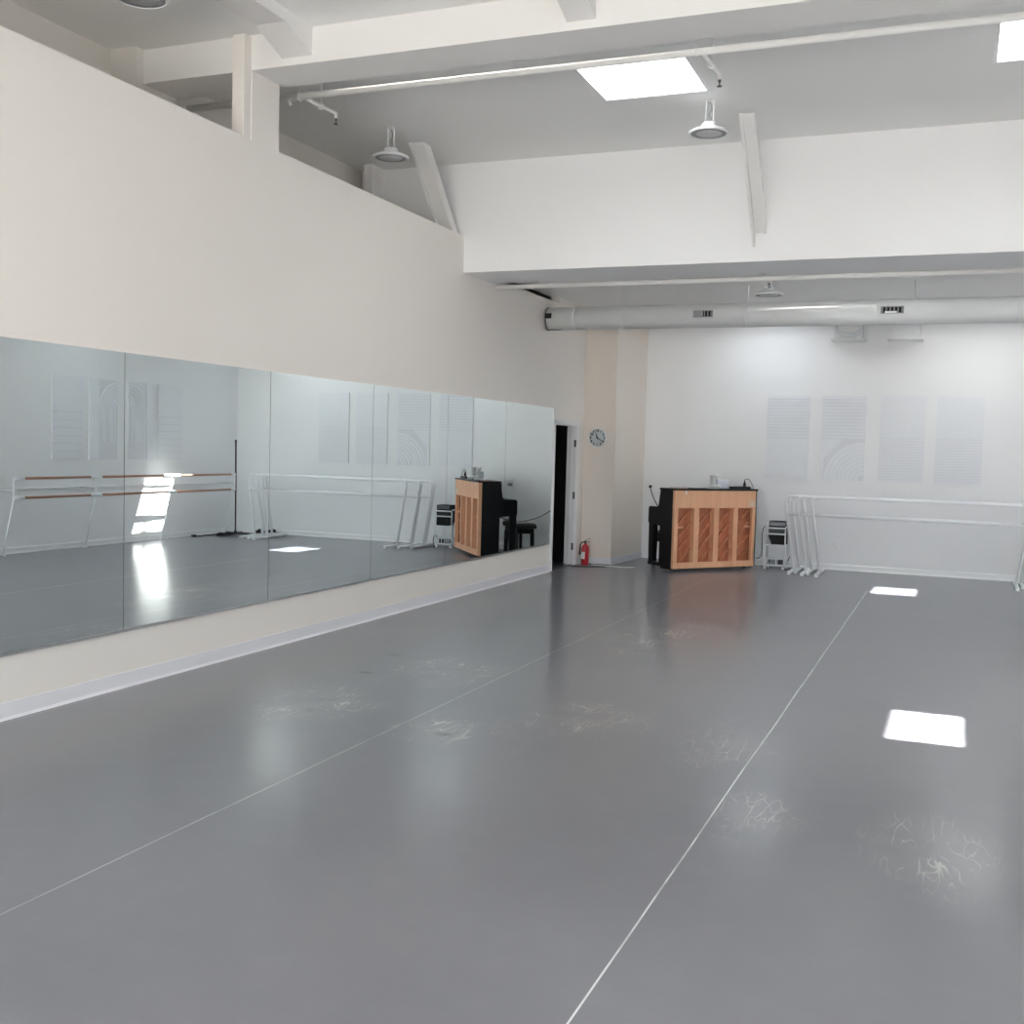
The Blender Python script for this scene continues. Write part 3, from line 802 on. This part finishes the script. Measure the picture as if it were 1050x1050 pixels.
def panel(loc, rz, kind, lab, group):
    t = thing('acoustic_panel', lab, 'wall panel', loc, rz, group)
    w, h = .61, 1.215
    bm = bm_new(); box(bm, .001, w-.001, -.010, -.00015, .001, h-.001); obj('backing', bm, M['groove_shade'], t)
    bm = bm_new(); e = .0
    if kind in ('top', 'toparc'):
        strips(bm, e, w-e, .60, h, 13)
        if kind == 'top': box(bm, e, w-e, -.025, -.0095, 0, .595)
        else:
            arcs(bm, w, 0, .08, .56, 8, PI/2, PI, 0, w, 0, .6)
            prism(bm, [(0,.0),(.04,.0),(.04,.3),(.3,.595),(0,.595)], 'y', -.025, -.0095)
    elif kind == 'bottom':
        strips(bm, e, w-e, 0, .62, 16, gap=.010); box(bm, e, w-e, -.025, -.0095, .625, h)
    elif kind == 'archr':
        # nested arches meeting the right edge of the panel
        arcs(bm, w, h-.42, .06, .40, 7, PI/2, PI, 0, w, 0, h)
        for i in range(7):
            p = .34/7; ra, rb = .06+i*p+.005, .06+(i+1)*p-.005
            box(bm, w-rb, w-ra, -.025, -.0095, .25, h-.42)
        box(bm, 0, w-.41, -.025, -.0095, 0, h)
    elif kind == 'archl':
        arcs(bm, 0, h-.42, .06, .40, 7, 0, PI/2, 0, w, 0, h)
        for i in range(7):
            p = .34/7; ra, rb = .06+i*p+.005, .06+(i+1)*p-.005
            box(bm, ra, rb, -.025, -.0095, .25, h-.42)
        box(bm, .41, w, -.025, -.0095, 0, h)
    else:
        box(bm, 0, w, -.025, -.0095, .7, h); strips(bm, 0, w, .0, .69, 6)
    obj('relief', bm, M['panel'], t)
G1, G2 = 'white relief panels on the far wall', 'white relief panels on the barre wall'
panel((2.400, D, 1.312), 0, 'top', 'white relief panel with upper grooves, directly above the utility cart', G1)
panel((3.185, D, 1.312), 0, 'toparc', 'white relief panel with upper grooves and a curved lower pattern', G1)
panel((3.990, D, 1.312), 0, 'bottom', 'white relief panel with lower grooves, below the square vent box', G1)
panel((4.745, D, 1.312), 0, 'bottom', 'white relief panel with lower grooves, farthest from the piano', G1)
panel((W, 12.76, 1.312), -PI/2, 'plain', 'white panel on the barre wall, farthest from the black pole', G2)
panel((W, 13.49, 1.312), -PI/2, 'archl', 'white half-arch panel on the barre wall, the one farther from the black pole', G2)
panel((W, 14.345, 1.312), -PI/2, 'archr', 'white half-arch panel on the barre wall, the one nearer to the black pole', G2)
panel((W, 15.02, 1.312), -PI/2, 'plain', 'plain white panel on the barre wall, nearest the black pole', G2)

# ------------------------------------------------------------------ round duct
DY, DZ, DR = 13.50, 3.340, .145
t = thing('air_duct', 'round white air duct hanging across the far end', 'duct', (0, DY, DZ))
bm = bm_new(); tube(bm, [(.03,0,0),(W-.01,0,0)], DR, 40)
for x in (.40, 1.05, 2.6, 4.1, 5.6): 
    lathe(bm, [(DR-.002,-.012),(DR+.002,-.010),(DR+.002,.010),(DR-.002,.012)], 40, (x,0,0), 'x')
obj('duct_tube', bm, M['duct'], t)
def grille(x0, x1):
    bm = bm_new(); z0, z1 = -.035, .048
    for a, b, c, d in ((x0,x1,z1-.008,z1),(x0,x1,z0,z0+.008),(x0,x0+.01,z0,z1),(x1-.01,x1,z0,z1)): box(bm, a, b, -DR-.012, -DR+.016, c, d)
    g = obj('vent_grille', bm, M['grey'], t)
    bm = bm_new(); box(bm, x0+.008, x1-.008, -DR-.004, -DR+.014, z0+.006, z1-.006); obj('vent_opening', bm, M['rubber'], g)
    for k in range(6):
        bm = bm_new(); xx = x0+.02+(x1-x0-.04)*k/5
        obar(bm, (xx,-DR-.007,z0+.008), (xx,-DR-.007,z1-.008), .010, .003, (0,1,0)); obj('louver', bm, M['grey'], g)
    return g
g = grille(1.964, 2.204); bm = bm_new(); box(bm, 1.974, 2.085, -DR-.011, -DR-.009, -.027, .04); obj('damper', bm, M['grey'], g)
g = grille(4.142, 4.396); bm = bm_new(); box(bm, 4.19, 4.32, -DR-.0125, -DR-.0105, -.03, -.008); obj('damper', bm, M['paper'], g)
bm = bm_new(); box(bm, .028, .115, -DR-.004, -DR+.03, -.01, .055); obj('end_bracket', bm, M['rubber'], t)
bm = bm_new(); tube(bm, [(.032, math.cos(a)*(DR+.004), math.sin(a)*(DR+.004)) for a in [math.radians(d) for d in range(185, 281, 12)]], .006, 6)
tube(bm, [(.032, math.cos(a)*(DR+.004), math.sin(a)*(DR+.004)) for a in [math.radians(d) for d in range(85, 166, 12)]], .005, 6)
tube(bm, [(.03,-.05,-DR-.004),(.22,-.04,-DR-.004)], .005, 6); obj('end_wire', bm, M['dark_metal'], t)
for x in (1.05, 2.6, 4.5, 6.3):
    bm = bm_new(); tube(bm, [(x,0,DR-.002),(x,0,LZ-DZ-.001)], .006, 8); box(bm, x-.02, x+.02, -.02, .02, DR-.004, DR+.02); obj('hanger', bm, M['beam'], t)

# vent boxes high on the far wall
def ventbox(x0, x1, lab, round_):
    t = thing('vent_box', lab, 'vent', ((x0+x1)/2, D, 3.30)); h = (x1-x0)/2
    bm = bm_new(); box(bm, -h+.02, h-.02, -.30, -.0003, .025, .44); obj('box_body', bm, M['duct'], t)
    bm = bm_new(); box(bm, -h-.025, h+.025, -.335, -.0003, 0, .028, .006); obj('flange', bm, M['duct'], t)
    if round_:
        for k in range(3):
            bm = bm_new(); pts = [(math.cos(a)*(.17-k*.0), -.31-.012*k, .24-.045*k+math.sin(a)*(.17)*.75) for a in [PI+PI*i/14 for i in range(15)]]
            tube(bm, pts, .014, 8); obj('collar_ring', bm, M['duct'], t)
        bm = bm_new(); lathe(bm, [(0,-.33),(.16,-.33),(.165,-.30),(.0,-.30)], 28, (0,0,.27), 'y'); obj('round_collar', bm, M['beam'], t)
ventbox(3.315, 3.734, 'vent box with round collar on the far wall under the duct', True)
ventbox(4.078, 4.501, 'plain square vent box on the far wall under the duct', False)

# ------------------------------------------------------------------ high bay lamps
def lamp_proto(loc, ceil_z, lab):
    t = thing('hanging_lamp', lab, 'lamp', loc, 0, 'round white hanging lamps')
    bm = bm_new(); lathe(bm, [(.075,.055),(.150,.030),(.172,.018),(.175,.008),(.170,0),(.150,.0),(.150,.010),(.0,.012),(0,.055)], 40); obj('housing', bm, M['lamp'], t)
    bm = bm_new(); lathe(bm, [(.112,.002),(.148,.002),(.148,.009),(.112,.009),(.112,.002)], 40); obj('lens_ring', bm, M['grey'], t)
    bm = bm_new(); lathe(bm, [(0,-.002),(.108,.001),(.108,.0115),(0,.0115)], 40); obj('lens', bm, M['lens'], t)
    bm = bm_new(); lathe(bm, [(0,.054),(.066,.054),(.066,.085),(.055,.095),(0,.095)], 24); obj('driver', bm, M['lamp'], t)
    H = ceil_z-loc[2]
    bm = bm_new()
    for dx in (-.032, .032): tube(bm, [(dx*1.1,0,.094),(dx,0,H-.02),(dx*.9,0,H-.001)], .007, 8)
    tube(bm, [(-.03,0,H-.012),(.03,0,H-.012)], .008, 8)
    obj('hanger', bm, M['lamp'], t)
    bm = bm_new()
    tube(bm, [(.0,.0,.094),(.012,.01,.13),(-.012,.012,.17),(.014,.008,.21),(.0,.0,H-.002)] if H > .25 else [(.0,.0,.094),(.012,.01,.13),(0,0,H-.002)], .004, 6); obj('cable', bm, M['grey'], t)
    return t
l0 = lamp_proto((2.928, 9.523, 4.395), CZ, 'round white lamp hanging from the high ceiling beside a knee brace on the dropped wall')
dup(l0, (-.137, 9.456, 4.395), 'round white lamp hanging beyond the top of the half-height wall')
dup(l0, (.17, 5.62, 4.395), 'round lamp cut off by the top edge, above the mirror wall')
lamp_proto((2.93, 12.95, 3.49), LZ, 'round white lamp hanging from the low ceiling just before the duct')

# ------------------------------------------------------------------ sprinkler pipes
def sprinkler_head(bm, x, y, z):
    lathe(bm, [(0,0),(.010,0),(.012,-.02),(.006,-.025),(.005,-.045),(.020,-.05),(.020,-.054),(0,-.055)], 12, (x,y,z))
t = thing('sprinkler_pipe', 'white sprinkler pipe under the high ceiling behind the beam', 'pipe', (0, 7.80, 4.475))
bm = bm_new(); tube(bm, [(-1.2,0,0),(W-.01,0,0)], .027, 14); obj('main_pipe', bm, M['beam'], t)
for x in (-.03, 3.25):
    bm = bm_new(); tube(bm, [(x,.0,-.01),(x,.06,-.02),(x+.03,.42,-.02),(x+.03,.43,-.06)], .017, 10); obj('branch_pipe', bm, M['beam'], t)
    bm = bm_new(); sprinkler_head(bm, x+.03, .43, -.058); obj('sprinkler_head', bm, M['dark_metal'], t)
    bm = bm_new()
    tube(bm, [(x-.05, math.cos(a)*.034, math.sin(a)*.034) for a in [2*PI*i/16 for i in range(17)]], .004, 6)
    tube(bm, [(x-.05,0,.034),(x-.05,0,CZ-4.475-.001)], .005, 6)
    obj('hanger', bm, M['beam'], t); bm = bm_new()
    tube(bm, [(x+.012+math.cos(a)*.026, .22, -.02+math.sin(a)*.026) for a in [2*PI*i/16 for i in range(17)]], .004, 6)
    tube(bm, [(x+.012,.22,.006),(x+.012,.22,CZ-4.475-.001)], .005, 6)
    obj('hanger', bm, M['beam'], t)
bm = bm_new(); tube(bm, [(-.16,0,0),(-.17,-.02,-.04),(-.15,-.03,-.07)], .013, 8); obj('valve', bm, M['beam'], t)
for x in (1.8, 5.6):
    bm = bm_new(); tube(bm, [(x,0,.026),(x,0,CZ-4.475-.001)], .005, 6); obj('hanger', bm, M['beam'], t)
t = thing('sprinkler_pipe', 'white sprinkler pipe under the low ceiling behind the dropped wall', 'pipe', (0, 11.80, 3.502))
bm = bm_new(); tube(bm, [(-1.0,0,0),(W-.01,0,0)], .027, 14); obj('main_pipe', bm, M['beam'], t)
for x in (.52, 3.0, 5.6):
    bm = bm_new(); tube(bm, [(x,0,.026),(x,0,LZ-3.502-.001)], .009, 6); obj('hanger', bm, M['beam'], t)
bm = bm_new(); tube(bm, [(3.02,0,.0),(3.02,.30,.10),(3.02,.62,.10),(3.02,.63,.05)], .014, 8); obj('branch_pipe', bm, M['beam'], t)
bm = bm_new(); sprinkler_head(bm, 3.02, .63, .052); obj('sprinkler_head', bm, M['dark_metal'], t)

# ------------------------------------------------------------------ daylight
SKYC = (.86,.93,1.0,1)
w = bpy.data.worlds.new('sky'); SC.world = w; w.use_nodes = True
# pale sky above, brighter warm ground added below the horizon to lift the ceiling
_nt = w.node_tree
_tc = _nt.nodes.new('ShaderNodeTexCoord'); _sp = _nt.nodes.new('ShaderNodeSeparateXYZ'); _mr = _nt.nodes.new('ShaderNodeMapRange'); _mx = _nt.nodes.new('ShaderNodeMixRGB')
_mr.inputs[1].default_value = -.05; _mr.inputs[2].default_value = .05
_mx.inputs[1].default_value = (1.75,1.62,1.48,1); _mx.inputs[2].default_value = SKYC
_nt.links.new(_tc.outputs['Generated'], _sp.inputs[0]); _nt.links.new(_sp.outputs[2], _mr.inputs[0]); _nt.links.new(_mr.outputs[0], _mx.inputs[0])
_nt.links.new(_mx.outputs[0], _nt.nodes['Background'].inputs[0])
w.node_tree.nodes['Background'].inputs[1].default_value = 5.6
s = bpy.data.lights.new('sun', 'SUN'); s.energy = 34.0; s.angle = math.radians(.6); s.color = (1.0,.95,.88)
so = bpy.data.objects.new('sun', s); COL.objects.link(so)
so.rotation_euler = Vector((SX, SY, -1)).to_track_quat('-Z', 'Y').to_euler()
so.location = (0, 0, 12)

# ------------------------------------------------------------------ camera
F, YAW, PITCH, ROLL, X0, HC = 1124.116, .384388, .058174, .026936, 5.04411, 1.65
fwd = Vector((-math.sin(YAW), math.cos(YAW), 0)); rgt = Vector((math.cos(YAW), math.sin(YAW), 0)); up = Vector((0,0,1))
f2 = fwd*math.cos(PITCH) - up*math.sin(PITCH); u2 = up*math.cos(PITCH) + fwd*math.sin(PITCH)
r3 = rgt*math.cos(ROLL) + u2*math.sin(ROLL); u3 = u2*math.cos(ROLL) - rgt*math.sin(ROLL)
cam = bpy.data.cameras.new('camera'); co = bpy.data.objects.new('camera', cam); COL.objects.link(co)
mw = Matrix((r3, u3, -f2)).transposed().to_4x4(); mw.translation = Vector((X0, 0, HC)); co.matrix_world = mw
cam.sensor_fit = 'HORIZONTAL'; cam.sensor_width = 36.0; cam.lens = 36.0*F/1050; cam.clip_end = 100
SC.camera = co

SC.view_settings.view_transform = 'Standard'; SC.view_settings.look = 'None'
SC.view_settings.exposure = 1.24; SC.view_settings.gamma = 1.0; SC.view_settings.use_curve_mapping = False
SC.cycles.use_denoising = True
SC.cycles.max_bounces = 14; SC.cycles.diffuse_bounces = 8; SC.cycles.glossy_bounces = 6
